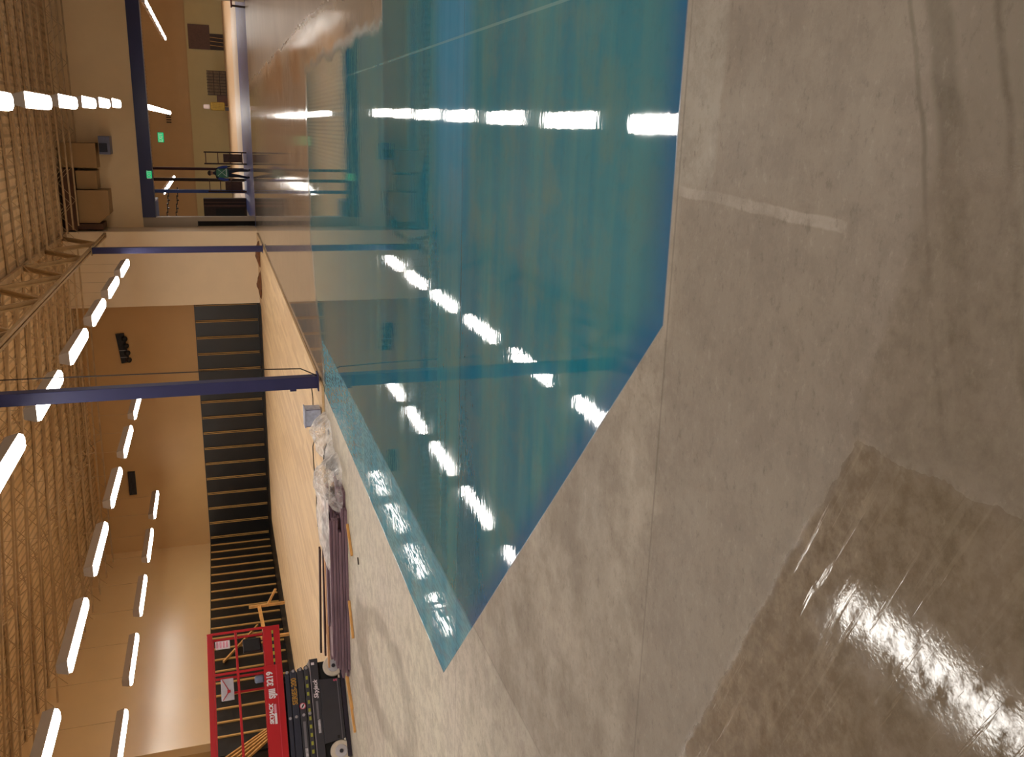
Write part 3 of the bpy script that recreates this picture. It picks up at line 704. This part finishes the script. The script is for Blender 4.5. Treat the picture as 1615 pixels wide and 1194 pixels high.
# plastic film
def film(name,cx,cy,lx,ly,h,seed,lab,base=.05,rz=0):
    n1,n2=46,30; b=MB(); vs=[]
    for j in range(n2+1):
        for i in range(n1+1):
            u=i/n1-.5; v=j/n2-.5
            rag=1+.22*noise.noise(Vector((u*4+seed,v*4,seed)))
            x=u*lx*rag; y=v*ly*rag
            e=max(0,1-(abs(u)*2)**3)*max(0,1-(abs(v)*2)**2.2)
            q=noise.noise(Vector((x*2.2+seed,y*2.6,seed*2))); q2=abs(noise.noise(Vector((x*6+seed,y*7,3+seed)))); q3=noise.noise(Vector((x*15,y*15,seed)))
            z=base+e*(h*(.6+.7*q)+.3*q2*h)+.005*q3
            vs.append((x+.05*q,y+.05*q2,max(base*.4+.01,z)))
    b._add(vs,[(j*(n1+1)+i,j*(n1+1)+i+1,(j+1)*(n1+1)+i+1,(j+1)*(n1+1)+i) for j in range(n2) for i in range(n1)])
    o=b.build(name,M_FILM,smooth=True); o.location=(cx,cy,0); o.rotation_euler=(0,0,rz); tag(o,lab,'plastic sheet','crumpled clear plastic by the plank pile')
film('plastic_sheet',-5.0,14.0,.7,1.05,.30,1.3,'crumpled clear plastic film on concrete near timber floor edge',rz=.2)
film('plastic_sheet',-5.25,12.8,.85,1.15,.38,4.1,'bunched clear plastic film over the right end of the plank pile',base=.06)
film('plastic_sheet',-5.9,12.85,1.3,1.6,.09,7.7,'clear plastic film wrapped over the plank pile top',base=ztop+.03)
film('plastic_sheet',-7.35,14.6,.9,.8,.12,9.2,'torn white plastic scrap hanging behind the plank pile',base=.06,rz=.4)
o=MB(); o._add([(0,0,0),(.16,.05,.0),(.34,.62,.10),(.20,.66,.14),(.08,.3,.2)],[(0,1,4),(1,2,3,4),(0,4,3),(0,3,2,1)]); o=o.build('dark_gap_wedge',M_BLACK); o.location=(-5.3,13.1,.01); tag(o,'black wedge put in for the dark gap between two bunches of film','scrap')  # added black wedge standing for the dark gap in the film
# bin
t=empty('plastic_bin',(-4.90,15.0,.045)); tag(t,'frosted pale blue plastic bin on timber floor beside the near column','bin')
MB().prism([(-.155,.015),(-.165,.29),(.165,.29),(.155,.015)],(0,-.13,0),'y',.26).build('body',M_BIN,t,bevel=.012)
MB().box(-.175,.175,-.14,.14,.275,.30).build('lid',M_BIN,t,bevel=.006)
for x in (-.15,.15): MB().box(x-.008,x+.008,-.14,-.132,.03,.27).build('rib',M_BIND,t)
MB().box(-.12,-.07,-.142,-.132,.03,.07).build('latch',M_BATTEN,t)
# cord
pts=[(-4.04,15.37,7.3),(-4.06,15.37,4.5),(-4.10,15.37,1.2),(-4.13,15.36,.34),(-4.19,15.36,.22),(-4.25,15.3,.08),(-4.4,15.55,.06),(-4.75,16.6,.053),(-5.0,16.35,.053),(-5.4,16.4,.053),(-5.75,16.2,.053),(-6.1,16.7,.053),(-6.5,16.6,.053),(-6.75,16.25,.053),(-7.2,16.35,.053),(-7.6,16.2,.053)]
tag(MB().path(pts,.010,6).build('extension_cord',M_CORD),'thin dark cord dropping beside the near column and trailing over timber floor','cord')
# debris near far column
for i,(x,y,l,lab) in enumerate([(-4.95,35.2,.9,'brown debris heap against pale wall bay, nearer far column'),(-6.15,35.2,.8,'brown debris heap against pale wall bay, nearer the battens')]):
    b=MB()
    rr=random.Random(i+5)
    for k in range(1): 
        prof=[(.42,0),(.34,.12),(.2,.24),(.05,.32)]; b.lathe(prof,(0,0,0),(0,0,1),11)
    o=b.build('debris_heap',M_BROWN); me=o.data
    for v_ in me.vertices: v_.co.x+=rr.uniform(-.08,.08); v_.co.y+=rr.uniform(-.08,.08); v_.co.z=max(0,v_.co.z+rr.uniform(-.05,.05))
    o.location=(x,y+1.0,.046); o.scale=(1.25,1.2,.5); tag(o,lab,'debris','brown debris on the timber floor')
# small scraps
o=MB().box(-.05,.05,-.03,.03,0,.03).build('scrap_clip',M_DARK2); o.location=(-4.96,14.25,.001); o.rotation_euler=(0,0,.4); tag(o,'tiny dark clip on concrete between bin and film','scrap')
o=MB().bar((-.03,0,.01),(.05,.06,.01),.015,.015).build('scrap_screw',M_CORD); o.location=(-5.8,11.07,.0); tag(o,'tiny dark screw on pale concrete in front of the pile','scrap')

# ------------------------------------------------------------------ world, camera, view
w=bpy.data.worlds.new('w'); bpy.context.scene.world=w; w.use_nodes=True; w.node_tree.nodes['Background'].inputs[0].default_value=(1,.8,.6,1); w.node_tree.nodes['Background'].inputs[1].default_value=.02
f=1383.; pp=(597.,807.); s=.0617; az=math.radians(-16.5)
roll=math.atan(s); d=(pp[1]-(330+s*(1022-pp[0])))*math.cos(roll); pit=math.atan(d/f)
F=Vector((math.sin(az)*math.cos(pit),math.cos(az)*math.cos(pit),-math.sin(pit)))
R_=Vector((math.cos(az),-math.sin(az),0)); Dn=F.cross(R_)
cr,sr=math.cos(roll),math.sin(roll)
X=-sr*R_+cr*Dn; Y=cr*R_+sr*Dn; Z=-F
cam=bpy.data.cameras.new('camera'); co=bpy.data.objects.new('camera',cam); C.objects.link(co)
co.matrix_world=Matrix(((X.x,Y.x,Z.x,0),(X.y,Y.y,Z.y,0),(X.z,Y.z,Z.z,1.6),(0,0,0,1)))
cam.sensor_fit='HORIZONTAL'; cam.sensor_width=36; cam.lens=f/1615*36; cam.clip_end=300
sc=bpy.context.scene; sc.camera=co
sc.view_settings.view_transform='Standard'; sc.view_settings.look='None'; sc.view_settings.gamma=1; sc.view_settings.exposure=-.30
sc.cycles.use_denoising=True; sc.cycles.use_adaptive_sampling=True; sc.cycles.adaptive_threshold=.05; sc.cycles.adaptive_min_samples=20; sc.cycles.max_bounces=5; sc.cycles.diffuse_bounces=3; sc.cycles.glossy_bounces=3; sc.cycles.transparent_max_bounces=8; sc.cycles.sample_clamp_indirect=8
